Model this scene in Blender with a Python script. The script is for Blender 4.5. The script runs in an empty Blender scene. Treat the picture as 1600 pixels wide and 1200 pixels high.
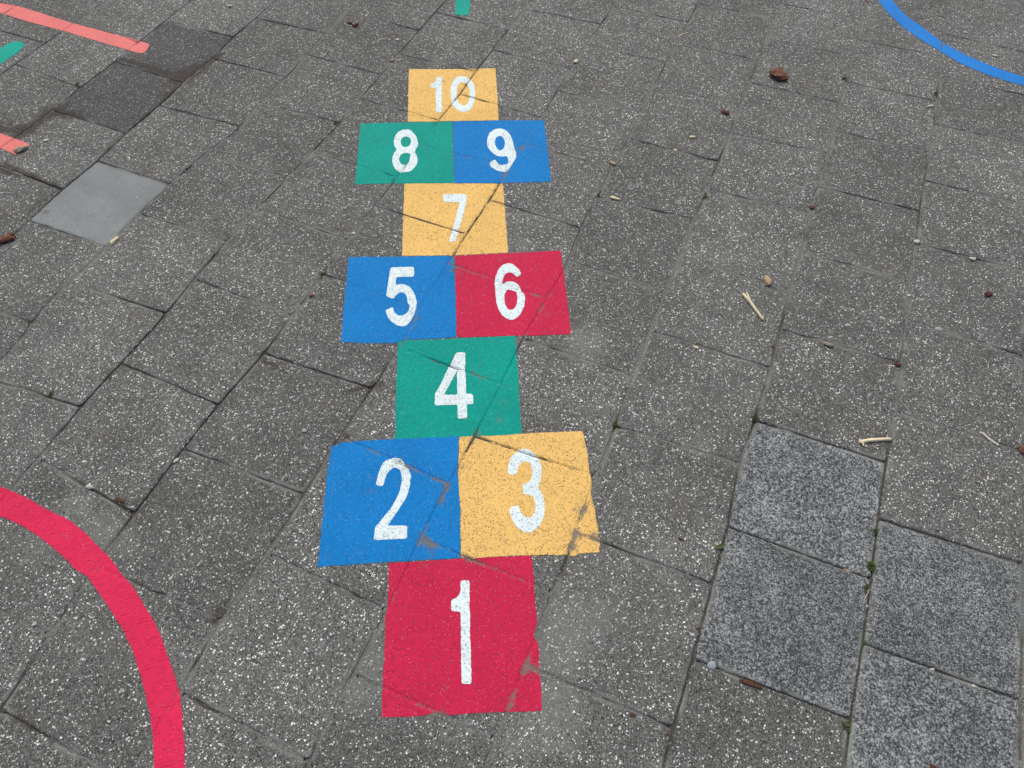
import bpy, math, random
import numpy as np
from mathutils import Matrix, Vector, noise as mnoise
from mathutils.geometry import delaunay_2d_cdt

random.seed(7); rng = np.random.default_rng(7)
scene = bpy.context.scene
COL = scene.collection

# ------------------------------------------------------------------ camera
YAW, PIT, ROL, CX, CY, CH, CF = -0.3845, 0.9530, 0.0063, -0.4800, -0.5210, 1.5110, 1170.0
cy_, sy_ = math.cos(YAW), math.sin(YAW); cp_, sp_ = math.cos(PIT), math.sin(PIT)
FW = Vector((sy_*cp_, cy_*cp_, -sp_)); RT0 = Vector((cy_, -sy_, 0)); UP0 = RT0.cross(FW)
RT = RT0*math.cos(ROL)+UP0*math.sin(ROL); UP = UP0*math.cos(ROL)-RT0*math.sin(ROL)
cam_d = bpy.data.cameras.new("camera"); cam = bpy.data.objects.new("camera", cam_d); COL.objects.link(cam)
m = Matrix((RT, UP, -FW)).transposed().to_4x4(); m.translation = Vector((CX, CY, CH)); cam.matrix_world = m
cam_d.sensor_width = 36.0; cam_d.lens = 36.0*CF/1600.0; cam_d.clip_start = 0.02; cam_d.clip_end = 500
scene.camera = cam

# ------------------------------------------------------------------ light
SUN_EL, SUN_AZ = math.radians(58), math.radians(-35)     # azimuth measured from +Y towards +X
world = bpy.data.worlds.new("World"); scene.world = world; world.use_nodes = True
wn = world.node_tree.nodes; wl = world.node_tree.links; wn.clear()
sky = wn.new('ShaderNodeTexSky'); sky.sky_type = 'NISHITA'; sky.sun_disc = False
sky.sun_elevation = SUN_EL; sky.sun_rotation = SUN_AZ; sky.dust_density = 4.0; sky.air_density = 1.0; sky.ozone_density = 1.0
bg = wn.new('ShaderNodeBackground'); bg.inputs['Strength'].default_value = 0.15
wo = wn.new('ShaderNodeOutputWorld'); wl.new(sky.outputs[0], bg.inputs[0]); wl.new(bg.outputs[0], wo.inputs[0])
sd = bpy.data.lights.new("sun", 'SUN'); sd.energy = 1.45; sd.angle = math.radians(40); sd.color = (1.0, 0.975, 0.80)
so = bpy.data.objects.new("sun", sd); COL.objects.link(so)
sdir = Vector((math.sin(SUN_AZ)*math.cos(SUN_EL), math.cos(SUN_AZ)*math.cos(SUN_EL), math.sin(SUN_EL)))
so.rotation_euler = sdir.to_track_quat('Z', 'Y').to_euler()
scene.view_settings.view_transform = 'Standard'; scene.view_settings.look = 'None'
scene.view_settings.gamma = 1.0; scene.view_settings.exposure = 0.0

# ------------------------------------------------------------------ helpers
def W(px, py=None):
    """pixel of the 1600x1200 photograph -> (x, y) on the ground"""
    if py is None: px, py = px
    d = FW+RT*((px-800)/CF)-UP*((py-600)/CF); t = -CH/d.z
    return (CX+t*d.x, CY+t*d.y)
def Wa(pts): return np.array([W(*p) for p in pts])
def tag(o, label=None, cat=None, group=None, kind=None):
    for k, v in (('label', label), ('category', cat), ('group', group), ('kind', kind)):
        if v: o[k] = v
    return o
def link(name, verts, faces, mat, parent=None, smooth=True, attrs=None, loc=None):
    me = bpy.data.meshes.new(name)
    V = np.asarray(verts, dtype=np.float32).reshape(-1, 3)
    if loc is not None: V = V-np.array(loc, dtype=np.float32)
    F = faces
    if isinstance(F, np.ndarray):
        nf, k = F.shape
        me.vertices.add(len(V)); me.vertices.foreach_set('co', V.ravel())
        me.loops.add(nf*k); me.loops.foreach_set('vertex_index', F.astype(np.int32).ravel())
        me.polygons.add(nf); me.polygons.foreach_set('loop_start', np.arange(0, nf*k, k, dtype=np.int32))
        me.polygons.foreach_set('loop_total', np.full(nf, k, dtype=np.int32))
        me.update(calc_edges=True)
    else:
        me.from_pydata(V.tolist(), [], F); me.update()
    me.polygons.foreach_set('use_smooth', np.full(len(me.polygons), smooth))
    if attrs:
        for n, a in attrs.items():
            a = np.asarray(a, dtype=np.float32)
            if a.ndim == 1:
                at = me.attributes.new(n, 'FLOAT', 'POINT'); at.data.foreach_set('value', a)
            else:
                at = me.attributes.new(n, 'FLOAT_VECTOR', 'POINT'); at.data.foreach_set('vector', a.ravel())
    me.validate()
    me.materials.append(mat)
    o = bpy.data.objects.new(name, me); COL.objects.link(o)
    if loc is not None: o.location = loc
    if parent is not None: o.parent = parent
    return o

def hsh(*a):
    h = 2166136261
    for v in a:
        h = ((h ^ (int(v) & 0xffffffff))*16777619) & 0xffffffff
        h ^= h >> 13
    return (h & 0xffffff)/float(0xffffff)
_tab = rng.random((256, 256))
def vnoise(x, y, s, seed=0):
    """value noise 0..1, s = feature size in metres"""
    x = np.asarray(x)/s+37.7*seed+100; y = np.asarray(y)/s+91.3*seed+100
    xi = np.floor(x).astype(int); yi = np.floor(y).astype(int); fx = x-xi; fy = y-yi
    fx = fx*fx*(3-2*fx); fy = fy*fy*(3-2*fy)
    a = _tab[xi & 255, yi & 255]; b = _tab[(xi+1) & 255, yi & 255]; c = _tab[xi & 255, (yi+1) & 255]; d = _tab[(xi+1) & 255, (yi+1) & 255]
    return (a*(1-fx)+b*fx)*(1-fy)+(c*(1-fx)+d*fx)*fy

# ------------------------------------------------------------------ materials
class NT:
    def __init__(s, name):
        s.m = bpy.data.materials.new(name); s.m.use_nodes = True; s.t = s.m.node_tree; s.t.nodes.clear()
        s.out = s.t.nodes.new('ShaderNodeOutputMaterial'); s.b = s.t.nodes.new('ShaderNodeBsdfPrincipled')
        s.t.links.new(s.b.outputs[0], s.out.inputs[0])
    def n(s, typ, ins=None, **kw):
        nd = s.t.nodes.new(typ)
        for k, v in kw.items(): setattr(nd, k, v)
        for k, v in (ins or {}).items():
            if isinstance(v, bpy.types.NodeSocket): s.t.links.new(v, nd.inputs[k])
            else: nd.inputs[k].default_value = v
        return nd
    def math(s, op, a, b=0.0, c=None, clamp=False):
        d = {0: a, 1: b}
        if c is not None: d[2] = c
        return s.n('ShaderNodeMath', d, operation=op, use_clamp=clamp).outputs[0]
    def ss(s, x, lo, hi):     # smoothstep lo..hi
        return s.n('ShaderNodeMapRange', {0: x, 1: lo, 2: hi, 3: 0.0, 4: 1.0}, interpolation_type='SMOOTHSTEP').outputs[0]
    def mr(s, x, a, b, c, d):
        return s.n('ShaderNodeMapRange', {0: x, 1: a, 2: b, 3: c, 4: d}).outputs[0]
    def mix(s, f, a, b):
        c = s.n('ShaderNodeMix', None, data_type='RGBA')
        for i, v in ((0, f), (6, a), (7, b)):
            if isinstance(v, bpy.types.NodeSocket): s.t.links.new(v, c.inputs[i])
            elif i == 0: c.inputs[i].default_value = v
            else: c.inputs[i].default_value = (*v, 1) if len(v) == 3 else v
        return c.outputs[2]
    def ramp(s, f, stops, interp='LINEAR'):
        r = s.n('ShaderNodeValToRGB', {0: f}); cr = r.color_ramp; cr.interpolation = interp
        while len(cr.elements) < len(stops): cr.elements.new(0.5)
        for e, (p, c) in zip(cr.elements, stops):
            e.position = p; e.color = (*c, 1) if len(c) == 3 else c
        return r.outputs[0]
    def attr(s, n, vec=False):
        a = s.n('ShaderNodeAttribute', attribute_name=n); return a.outputs['Vector' if vec else 'Fac']
    def noise(s, v, sc, det=2.0, rough=0.5, col=False):
        return s.n('ShaderNodeTexNoise', {'Vector': v, 'Scale': sc, 'Detail': det, 'Roughness': rough}).outputs[1 if col else 0]
    def vor(s, v, sc, feat='F1', dist=None):
        nd = s.n('ShaderNodeTexVoronoi', {'Vector': v, 'Scale': sc}, feature=feat)
        return nd
    def chan(s, c, i): return s.n('ShaderNodeSeparateColor', {0: c}).outputs[i]
    def pos(s): return s.n('ShaderNodeNewGeometry').outputs['Position']
    def vadd(s, a, b): return s.n('ShaderNodeVectorMath', {0: a, 1: b}, operation='ADD').outputs[0]
    def vscale(s, a, f): return s.n('ShaderNodeVectorMath', {0: a, 'Scale': f}, operation='SCALE').outputs[0]
    def bump(s, h, dist, strength=1.0, prev=None):
        d = {'Height': h, 'Distance': dist, 'Strength': strength}
        if prev is not None: d['Normal'] = prev
        return s.n('ShaderNodeBump', d).outputs[0]
    def fin(s, color, rough, normal=None, spec=0.3):
        for k, v in (('Base Color', color), ('Roughness', rough), ('Normal', normal), ('Specular IOR Level', spec)):
            if v is None: continue
            if isinstance(v, bpy.types.NodeSocket): s.t.links.new(v, s.b.inputs[k])
            else: s.b.inputs[k].default_value = (*v, 1) if isinstance(v, tuple) else v
        return s.m

def g(v, t=0.0): return (v*(1+t), v, v*(1-t))

def aggregate(s, P, dens=None):
    """exposed aggregate concrete -> colour socket, height socket"""
    wob = s.vscale(s.vadd(s.noise(P, 420, 1, col=True), (-0.5, -0.5, -0.5)), 0.0016)
    Q = s.vadd(P, wob)
    big = s.noise(P, 7, 3)
    fine = s.noise(P, 1400, 2, 0.7)
    mid = s.noise(P, 160, 3, 0.65)
    grain = s.noise(P, 430, 2, 0.75)
    base = s.ramp(s.math('ADD', s.math('MULTIPLY', fine, 0.2), s.math('ADD', s.math('MULTIPLY', mid, 0.2), s.math('MULTIPLY', grain, 0.6))),
                  [(0.37, (0.020, 0.020, 0.020)), (0.45, (0.068, 0.068, 0.066)), (0.52, (0.128, 0.128, 0.123)), (0.59, (0.210, 0.209, 0.200)), (0.67, (0.34, 0.34, 0.325))])
    base = s.mix(s.mr(big, 0.3, 0.7, 0.0, 0.26), base, (0.105, 0.098, 0.084))
    # layer A : 2 mm grit, greys
    a = s.vor(Q, 430); ae = s.vor(Q, 430, 'DISTANCE_TO_EDGE')
    ar = s.chan(a.outputs['Color'], 0); ar2 = s.chan(a.outputs['Color'], 1)
    am = s.math('MULTIPLY', s.ss(ae.outputs['Distance'], 0.04, 0.14), s.math('GREATER_THAN', ar, 0.52))
    acol = s.ramp(ar2, [(0.0, (0.012, 0.012, 0.013)), (0.34, (0.04, 0.04, 0.04)), (0.58, (0.14, 0.138, 0.130)), (0.78, (0.22, 0.218, 0.21)), (0.91, (0.42, 0.42, 0.40)), (1.0, (0.92, 0.92, 0.90))])
    c = s.mix(am, base, acol)
    # layer B : 4 mm chips, sparse bright
    b = s.vor(s.vadd(Q, (3.1, 1.7, 0.0)), 235); be = s.vor(s.vadd(Q, (3.1, 1.7, 0.0)), 235, 'DISTANCE_TO_EDGE')
    br = s.chan(b.outputs['Color'], 0); br2 = s.chan(b.outputs['Color'], 1)
    thr = s.mr(s.noise(P, 22, 2), 0.35, 0.65, 0.87, 0.78)
    bm = s.math('MULTIPLY', s.ss(be.outputs['Distance'], 0.10, 0.22), s.math('GREATER_THAN', br, thr))
    bcol = s.ramp(br2, [(0.0, (0.025, 0.026, 0.03)), (0.16, (0.05, 0.05, 0.055)), (0.2, (0.17, 0.17, 0.165)), (0.45, (0.30, 0.295, 0.28)), (0.58, (0.74, 0.73, 0.70)), (0.93, (0.90, 0.90, 0.88)), (0.965, (0.42, 0.34, 0.23)), (1.0, (0.42, 0.40, 0.36))])
    c = s.mix(bm, c, bcol)
    h = s.math('ADD', s.math('MULTIPLY', am, 0.35), s.math('ADD', s.math('MULTIPLY', bm, 0.5), s.math('MULTIPLY', mid, 0.8)))
    c = s.n('ShaderNodeMix', {0: 1.0, 6: c, 7: (1.0, 1.005, 0.985, 1)}, data_type='RGBA', blend_type='MULTIPLY').outputs[2]
    return c, h, s.math('MAXIMUM', bm, s.math('MULTIPLY', am, s.ss(ar2, .5, .8)))

def slab_mat(name, kind):
    s = NT(name)
    info = s.attr('slab_info', True)   # x: tone, y: dust, z: soil
    off = s.attr('slab_off', True); edge = s.attr('edge')
    sx = s.n('ShaderNodeSeparateXYZ', {0: info})
    tone, dust, soil = sx.outputs[0], sx.outputs[1], sx.outputs[2]
    P0 = s.pos(); P = s.vadd(P0, off)
    if kind == 'agg' or kind == 'dark':
        c, h, chip = aggregate(s, P)
        if kind == 'dark':
            c = s.mix(0.30, c, (0.038, 0.042, 0.052)); 
    elif kind == 'granite':
        wob = s.vscale(s.vadd(s.noise(P, 300, 2, col=True), (-0.5, -0.5, -0.5)), 0.004)
        Q = s.vadd(P, wob)
        v = s.vor(Q, 175); n1 = s.noise(Q, 300, 2, 0.6); n2 = s.noise(P, 800, 2, 0.7); n3 = s.noise(P, 9, 2)
        f = s.math('ADD', s.math('MULTIPLY', n1, 0.75), s.math('MULTIPLY', n2, 0.25))
        f = s.math('ADD', f, s.math('MULTIPLY', s.math('SUBTRACT', s.chan(v.outputs['Color'], 0), 0.5), 0.10))
        f = s.math('ADD', f, s.math('MULTIPLY', s.math('SUBTRACT', n3, 0.5), 0.11))
        # lighter rubbed rim
        f = s.math('ADD', f, s.mr(edge, 0.0, 0.02, 0.03, 0.0))
        c = s.ramp(f, [(0.38, (0.024, 0.027, 0.031)), (0.455, (0.056, 0.061, 0.065)), (0.51, (0.110, 0.117, 0.118)), (0.565, (0.205, 0.213, 0.209)), (0.64, (0.38, 0.39, 0.378))])
        h = s.math('MULTIPLY', f, 1.0); mid = n1
    else:
        n1 = s.noise(P, 420, 3, 0.75); n3 = s.noise(P, 8, 2)
        c = s.ramp(n1, [(0.3, (0.13, 0.141, 0.141)), (0.5, (0.205, 0.220, 0.219)), (0.7, (0.29, 0.306, 0.302))])
        v = s.vor(P, 110); vm = s.math('MULTIPLY', s.math('LESS_THAN', v.outputs['Distance'], 0.16), s.math('GREATER_THAN', s.chan(v.outputs['Color'], 0), 0.86))
        c = s.mix(vm, c, s.ramp(s.chan(v.outputs['Color'], 1), [(0.0, (0.05, 0.05, 0.05)), (0.4, (0.3, 0.3, 0.3)), (1.0, (0.75, 0.75, 0.75))]))
        sp = s.n('ShaderNodeVectorMath', {0: P0, 1: (*W(72, 331), 0.0)}, operation='DISTANCE').outputs['Value']
        c = s.mix(s.math('MULTIPLY', s.ss(sp, 0.013, 0.006), 0.6), c, (0.10, 0.095, 0.09))
        c = s.mix(s.mr(n3, 0.4, 0.7, 0, 0.15), c, (0.17, 0.18, 0.185))
        h = s.math('MULTIPLY', n1, 0.3); mid = n1
    # tone of the slab
    st = s.math('MULTIPLY', s.mr(s.noise(P0, 3.2, 3), 0.32, 0.68, 0.87, 1.12), s.mr(s.noise(P0, 13, 4, .65), 0.32, 0.68, 0.88, 1.10))
    hs = s.n('ShaderNodeHueSaturation', {'Value': s.math('MULTIPLY', tone, st), 'Color': c}); c = hs.outputs[0]
    if kind in ('agg', 'dark'):
        c = s.mix(s.math('MULTIPLY', s.ss(s.noise(P0, 5.5, 4, .6), .52, .68), 0.22), c, (0.10, 0.088, 0.066))
    # pale cement dust
    dn = s.math('ADD', s.noise(P0, 55, 4, 0.7), s.math('MULTIPLY', s.math('SUBTRACT', s.noise(P0, 700, 2), 0.5), 0.5))
    lim = s.math('SUBTRACT', 1.02, dust)
    if kind not in ('agg', 'dark'): chip = 0.0
    dm = s.math('MULTIPLY', s.math('SUBTRACT', 1.0, s.math('MULTIPLY', chip, 0.75)), s.ss(s.math('SUBTRACT', s.math('ADD', dn, s.math('MULTIPLY', s.math('SUBTRACT', s.noise(P0, 260, 3, .8), 0.5), 1.7)), lim), -0.20, 0.34)); dm = s.math('MULTIPLY', dm, 0.52)
    if kind != 'smooth':
        dedge = s.math('MULTIPLY', s.ss(edge, 0.011, 0.002), s.ss(s.noise(P0, 11, 3), 0.47, 0.60))
        dm = s.math('MAXIMUM', dm, s.math('MULTIPLY', dedge, 0.85))
        c = s.mix(dm, c, s.mix(s.noise(P0, 500, 2), (0.12, 0.122, 0.112), (0.34, 0.345, 0.32)))
    # grime next to the joints
    ge = s.math('MULTIPLY', s.ss(edge, 0.014, 0.0), s.ss(s.noise(P0, 16, 4), 0.60, 0.44))
    c = s.mix(s.math('MULTIPLY', ge, 0.30), c, (0.050, 0.047, 0.043))
    # brown soil
    so_ = s.ss(s.math('ADD', soil, s.math('ADD', s.math('MULTIPLY', s.math('SUBTRACT', s.noise(P0, 38, 3, 0.6), 0.5), 1.2), s.math('MULTIPLY', s.math('SUBTRACT', s.noise(P0, 260, 3, 0.8), 0.5), 2.6))), 0.22, 0.78)
    c = s.mix(s.math('MULTIPLY', so_, 0.86), c, s.mix(s.ss(s.noise(P0, 500, 3, .8), .35, .65), (0.010, 0.007, 0.006), (0.085, 0.064, 0.053)))
    nb = s.bump(h, 0.0011 if kind != 'smooth' else 0.0003, 0.9)
    return s.fin(c, 0.82 if kind != 'smooth' else 0.7, nb, 0.25)

MAT = {k: slab_mat('slab_'+k, k) for k in ('agg', 'dark', 'granite', 'smooth')}

def sand_mat():
    s = NT('joint_sand'); P = s.pos(); dep = s.attr('depth')
    n = s.noise(P, 700, 3, 0.7); n2 = s.noise(P, 30, 3)
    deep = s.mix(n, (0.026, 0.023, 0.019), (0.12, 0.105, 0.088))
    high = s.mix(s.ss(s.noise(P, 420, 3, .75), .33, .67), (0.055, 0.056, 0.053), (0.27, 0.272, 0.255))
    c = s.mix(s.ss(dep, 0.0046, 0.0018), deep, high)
    rust = s.ss(n2, 0.60, 0.72)
    c = s.mix(s.math('MULTIPLY', rust, 0.5), c, (0.075, 0.040, 0.028))
    v = s.vor(P, 420)
    c = s.mix(s.math('MULTIPLY', s.math('GREATER_THAN', s.chan(v.outputs['Color'], 0), 0.9), s.ss(v.outputs['Distance'], 0.4, 0.3)), c, (0.5, 0.47, 0.40))
    moss = s.ss(s.attr('moss'), 0.25, 0.7)
    c = s.mix(moss, c, s.mix(n, (0.02, 0.028, 0.010), (0.10, 0.12, 0.045)))
    return s.fin(c, 0.95, s.bump(n, 0.0014), 0.15)
SAND = sand_mat()

_a, _b = W(215, 1020), W(240, 1012); CREASE = -math.atan2(_b[1]-_a[1], _b[0]-_a[0])
def paint_mat(name, col, pits=0.5, pitsize=0.30, wear=1.0, glint=0.5, rough=0.55, crease=0.0):
    s = NT(name); P = s.pos(); jd = s.attr('jd'); wr = s.attr('wear')
    low = s.noise(P, 9, 3); md = s.noise(P, 90, 3, 0.6); fine = s.noise(P, 1100, 2, 0.7)
    c = s.n('ShaderNodeHueSaturation', {'Value': s.math('ADD', s.mr(low, 0.3, 0.7, 0.93, 1.06), s.math('MULTIPLY', s.math('SUBTRACT', s.math('ADD', s.math('MULTIPLY', s.noise(P, 480, 2, .75), 0.7), s.math('MULTIPLY', md, 0.3)), 0.5), 1.15)), 'Color': (*col, 1)}).outputs[0]
    # pits left open in the coarse surface
    wob = s.vscale(s.vadd(s.noise(P, 500, 1, col=True), (-0.5, -0.5, -0.5)), 0.0015)
    Q = s.vadd(P, wob)
    v = s.vor(Q, 380); vr = s.chan(v.outputs['Color'], 0); vr2 = s.chan(v.outputs['Color'], 1)
    dens = s.math('ADD', s.mr(s.noise(P, 18, 2), 0.35, 0.65, pits*0.5, pits*1.1), s.math('MULTIPLY', wr, 0.35))
    dens = s.math('ADD', dens, s.math('MULTIPLY', s.ss(jd, 0.02, 0.004), 0.25*wear))
    pm = s.math('MULTIPLY', s.math('LESS_THAN', vr, dens), s.ss(v.outputs['Distance'], s.math('MULTIPLY', vr2, pitsize*1.5), s.math('MULTIPLY', vr2, pitsize*0.6)))
    dark = s.mix(0.22, (0.055, 0.052, 0.048), (col[0]*0.35, col[1]*0.35, col[2]*0.35))
    c = s.mix(s.math('MULTIPLY', pm, 0.85), c, dark)
    # pale grains showing through, their glint painted in as lighter colour
    w2 = s.vor(s.vadd(Q, (5, 2, 0)), 330); gm = s.math('MULTIPLY', s.math('GREATER_THAN', s.chan(w2.outputs['Color'], 0), 1-0.16*glint), s.ss(w2.outputs['Distance'], 0.34, 0.18))
    c = s.mix(s.math('MULTIPLY', gm, 0.34), c, (0.62, 0.70, 0.70))
    # worn through next to joints
    wn_ = s.math('ADD', s.math('ADD', s.math('MULTIPLY', s.noise(P, 120, 3, 0.7), 0.30), s.math('MULTIPLY', s.noise(P, 400, 2, 0.8), 0.78)), s.math('MULTIPLY', s.math('SUBTRACT', s.noise(P, 20, 2), 0.5), 0.8))
    j = s.math('MULTIPLY', s.ss(jd, 0.006, -0.001), 0.16*wear)
    wm = s.ss(s.math('ADD', s.math('ADD', wn_, j), s.math('MULTIPLY', wr, 0.21)), 0.77, 0.83)
    c = s.mix(s.math('MULTIPLY', wm, 0.85), c, s.ramp(fine, [(0.3, (0.05, 0.046, 0.042)), (0.5, (0.16, 0.148, 0.130)), (0.75, (0.36, 0.34, 0.31))]))
    # thin pale rub along slab arrises
    h = s.math('ADD', s.math('MULTIPLY', s.noise(P, 480, 3, 0.65), 0.9), s.math('MULTIPLY', pm, -0.6))
    h = s.math('ADD', h, s.math('MULTIPLY', md, 0.5))
    if crease:
        PR = s.n('ShaderNodeMapping', {0: s.vadd(P, s.vscale(s.noise(P, 50, 2, col=True), 0.014)), 2: (0, 0, CREASE)}, vector_type='POINT').outputs[0]
        wv = s.n('ShaderNodeTexWave', {'Vector': PR, 'Scale': 42.0, 'Distortion': 1.0, 'Detail': 1.0}, bands_direction='Y').outputs[1]
        h = s.math('ADD', h, s.math('MULTIPLY', s.math('MULTIPLY', s.ss(wv, 0.90, 1.0), s.ss(s.noise(P, 70, 2), 0.48, 0.62)), crease))
    return s.fin(c, rough, s.bump(h, 0.0011, 0.9), 0.08)

RED = (0.57, 0.018, 0.070); RINGR = (0.68, 0.024, 0.088); BLUE = (0.004, 0.195, 0.53); ARCB = (0.022, 0.205, 0.60)
GREEN = (0.0, 0.305, 0.242); YEL = (0.84, 0.525, 0.165); WHITE = (0.74, 0.84, 0.845); CORAL = (0.74, 0.195, 0.178)
PM = {
 'red': paint_mat('paint_red', RED, 0.52, 0.45, 1.0, 0.7),
 'blue': paint_mat('paint_blue', BLUE, 0.38, 0.42, 1.0, 1.0),
 'green': paint_mat('paint_green', GREEN, 0.30, 0.40, 0.7, 0.8),
 'yellow': paint_mat('paint_yellow', YEL, 0.66, 0.50, 0.9, 0.4),
 'white': paint_mat('paint_white', WHITE, 0.55, 0.48, 0.45, 0.0),
 'ring': paint_mat('paint_ring', RINGR, 0.06, 0.2, 0.5, 0.2, 0.5, 1.3),
 'arc': paint_mat('paint_arc', ARCB, 0.08, 0.2, 0.5, 0.2),
 'coral': paint_mat('paint_coral', CORAL, 0.2, 0.25, 0.6, 0.3),
 'teal': paint_mat('paint_teal', (0.004, 0.34, 0.26), 0.06, 0.2, 0.4, 0.2),
}

# ------------------------------------------------------------------ paving layout
PT = 0.302
# joints between slabs, column = strip between long lines c and c+1: (left end px, right end px)
JOINTS = {
 0: [((1350,1005),(1595,1095)),((1372,810),(1600,882)),((1400,643),None),((1418,500),(1600,556)),((1433,380),None),((1445,282),None),((1461,194),(1600,225)),((1471,120),(1600,148)),((1477,53),(1600,81))],
 -1: [((1085,1030),(1325,1122)),((1140,823),(1363,905)),((1182,657),(1385,722)),((1222,515),(1402,565)),((1253,393),(1420,440)),((1278,291),(1437,329)),((1301,204),(1452,238)),((1322,128),(1461,158)),((1341,62),(1470,88)),((1353,3),None)],
 -2: [((822,1040),(1045,1135)),((898,832),(1112,912)),((962,666),(1152,722)),((1017,517),None),((1067,402),(1232,452)),((1108,296),(1266,333)),((1143,209),(1297,240)),((1172,129),None),((1200,61),None),((1222,6),None)],
 -3: [((548,1052),None),((657,842),(870,928)),((742,682),(929,744)),((815,528),(987,587)),((893,407),(1037,457)),((936,307),(1082,342)),((985,217),(1121,251)),((1022,134),(1157,165))],
 -4: [((282,1083),(484,1190)),((418,866),(608,955)),((533,683),(700,757)),((640,549),(785,602)),((702,412),(856,468)),((767,313),(903,355)),((820,225),(956,263)),((870,142),(1000,175)),((915,69),(1041,99))],
 -5: [((3,1110),(195,1222)),((150,885),(340,966)),((285,700),(475,772)),((413,552),(577,605)),((505,428),(650,483)),((588,322),(727,365)),((657,227),(797,262)),((720,147),(846,184)),((770,78),(894,109)),((820,14),(941,38))],
 -6: [((60,718),(205,800)),((188,567),(340,632)),((300,435),(459,493)),((398,325),(545,375)),((487,237),(622,277)),((562,154),(684,187)),((622,84),(742,111)),((678,18),(793,47))],
 -7: [((-25,590),(124,635)),((107,440),(262,490)),((215,333),(355,378)),((318,240),(450,277)),((405,160),(533,192)),((478,85),(597,117)),((540,18),(655,47))],
 -8: [((47,345),(167,386)),((155,252),(265,288)),((250,165),(385,200)),((335,92),(450,120)),((400,28),(510,52))],
 -9: [((-25,250),(95,295)),((83,173),(194,208)),((180,97),(285,129)),((258,32),(363,57))],
 -10: [((-70,170),(37,205)),((22,100),(124,136)),((115,35),(216,66))],
}
LINEPTS = {0: [(1324,1200),(1345,1040),(1415,560),(1435,345),(1482,0)], -1: [(1040,1200),(1061,1120)], -3: [(690,775),(715,735),(1060,65),(1091,5)],
 -2: [(800,1092),(860,932),(925,772)], -4: [(385,920),(450,812),(560,640),(610,565),(665,475),(793,262),(845,187)], -5: [(100,960),(215,800),(600,300),(640,250)],
 -6: [(565,150),(430,300),(655,48),(700,0)], -7: [(435,130)], -8: [(363,58)], -9: [(150,210-50)] and [(215,66)]}
I0, I1 = -15, 6
dev = {i: [] for i in range(I0, I1+1)}
for c, js in JOINTS.items():
    for a, b in js:
        if a: dev[c].append(W(a))
        if b: dev[c+1].append(W(b))
for i, ps in LINEPTS.items():
    for p in ps: dev[i].append(W(p))
YG = np.arange(-3.0, 6.01, 0.05)
LX = {}
for i in range(I0, I1+1):
    pts = sorted((y, x-i*PT) for x, y in dev[i])
    # kernel smoothed deviation (0.10 m), fading to 0 away from data
    if pts:
        py = np.array([p[0] for p in pts]); pd = np.array([p[1] for p in pts]); pd = np.clip(pd, -0.035, 0.035)
        w = np.exp(-((YG[:, None]-py[None])/0.13)**2)+1e-9
        d = (w*pd[None]).sum(1)/(w.sum(1)+0.15)
    else: d = np.zeros_like(YG)
    LX[i] = i*PT+d
def lx(i, y): return np.interp(y, YG, LX[int(i)])
# phases of columns
def fitphase(c):
    js = JOINTS.get(c)
    if not js: return None
    ys = []
    for a, b in js:
        for q in (a, b):
            if q: ys.append(W(q)[1])
    ys = np.array(ys); ang = np.angle(np.mean(np.exp(2j*np.pi*ys/PT)))
    return ang/(2*np.pi)*PT
phase = {}
for c in range(I0, I1): phase[c] = fitphase(c)
for c in range(I0, I1):
    if phase[c] is None:
        ref = 0 if c > 0 else -10
        phase[c] = phase[ref]+(PT/2 if (c-ref) % 2 else 0)
K0, K1 = -10, 16
ROWS = {}
for c in range(I0, I1):
    L = [phase[c]+k*PT+0.003*(hsh(c, k, 5)-0.5) for k in range(K0, K1+1)]
    R = [l+0.003*(hsh(c, n, 9)-0.5) for n, l in enumerate(L)]
    for a, b in JOINTS.get(c, []):
        ya = W(a)[1] if a else None; yb = W(b)[1] if b else None
        y = np.mean([v for v in (ya, yb) if v is not None])
        k = int(round((y-phase[c])/PT))-K0
        L[k] = ya if ya is not None else yb
        R[k] = yb if yb is not None else ya
    ROWS[c] = (np.array(L), np.array(R))
gapL = {i: 0.0028+0.0024*hsh(i, 77) for i in range(I0, I1+1)}     # long joints
GAPJ = {c: np.array([0.0020+0.0028*hsh(c, k, 31) for k in range(len(ROWS[c][0]))]) for c in ROWS}
NR = K1-K0+1
TILT = {c: np.array([[(hsh(c, k, 1)-.5)*0.0011, (hsh(c, k, 2)-.5)*0.005, (hsh(c, k, 3)-.5)*0.005] for k in range(NR)]) for c in ROWS}

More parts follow.
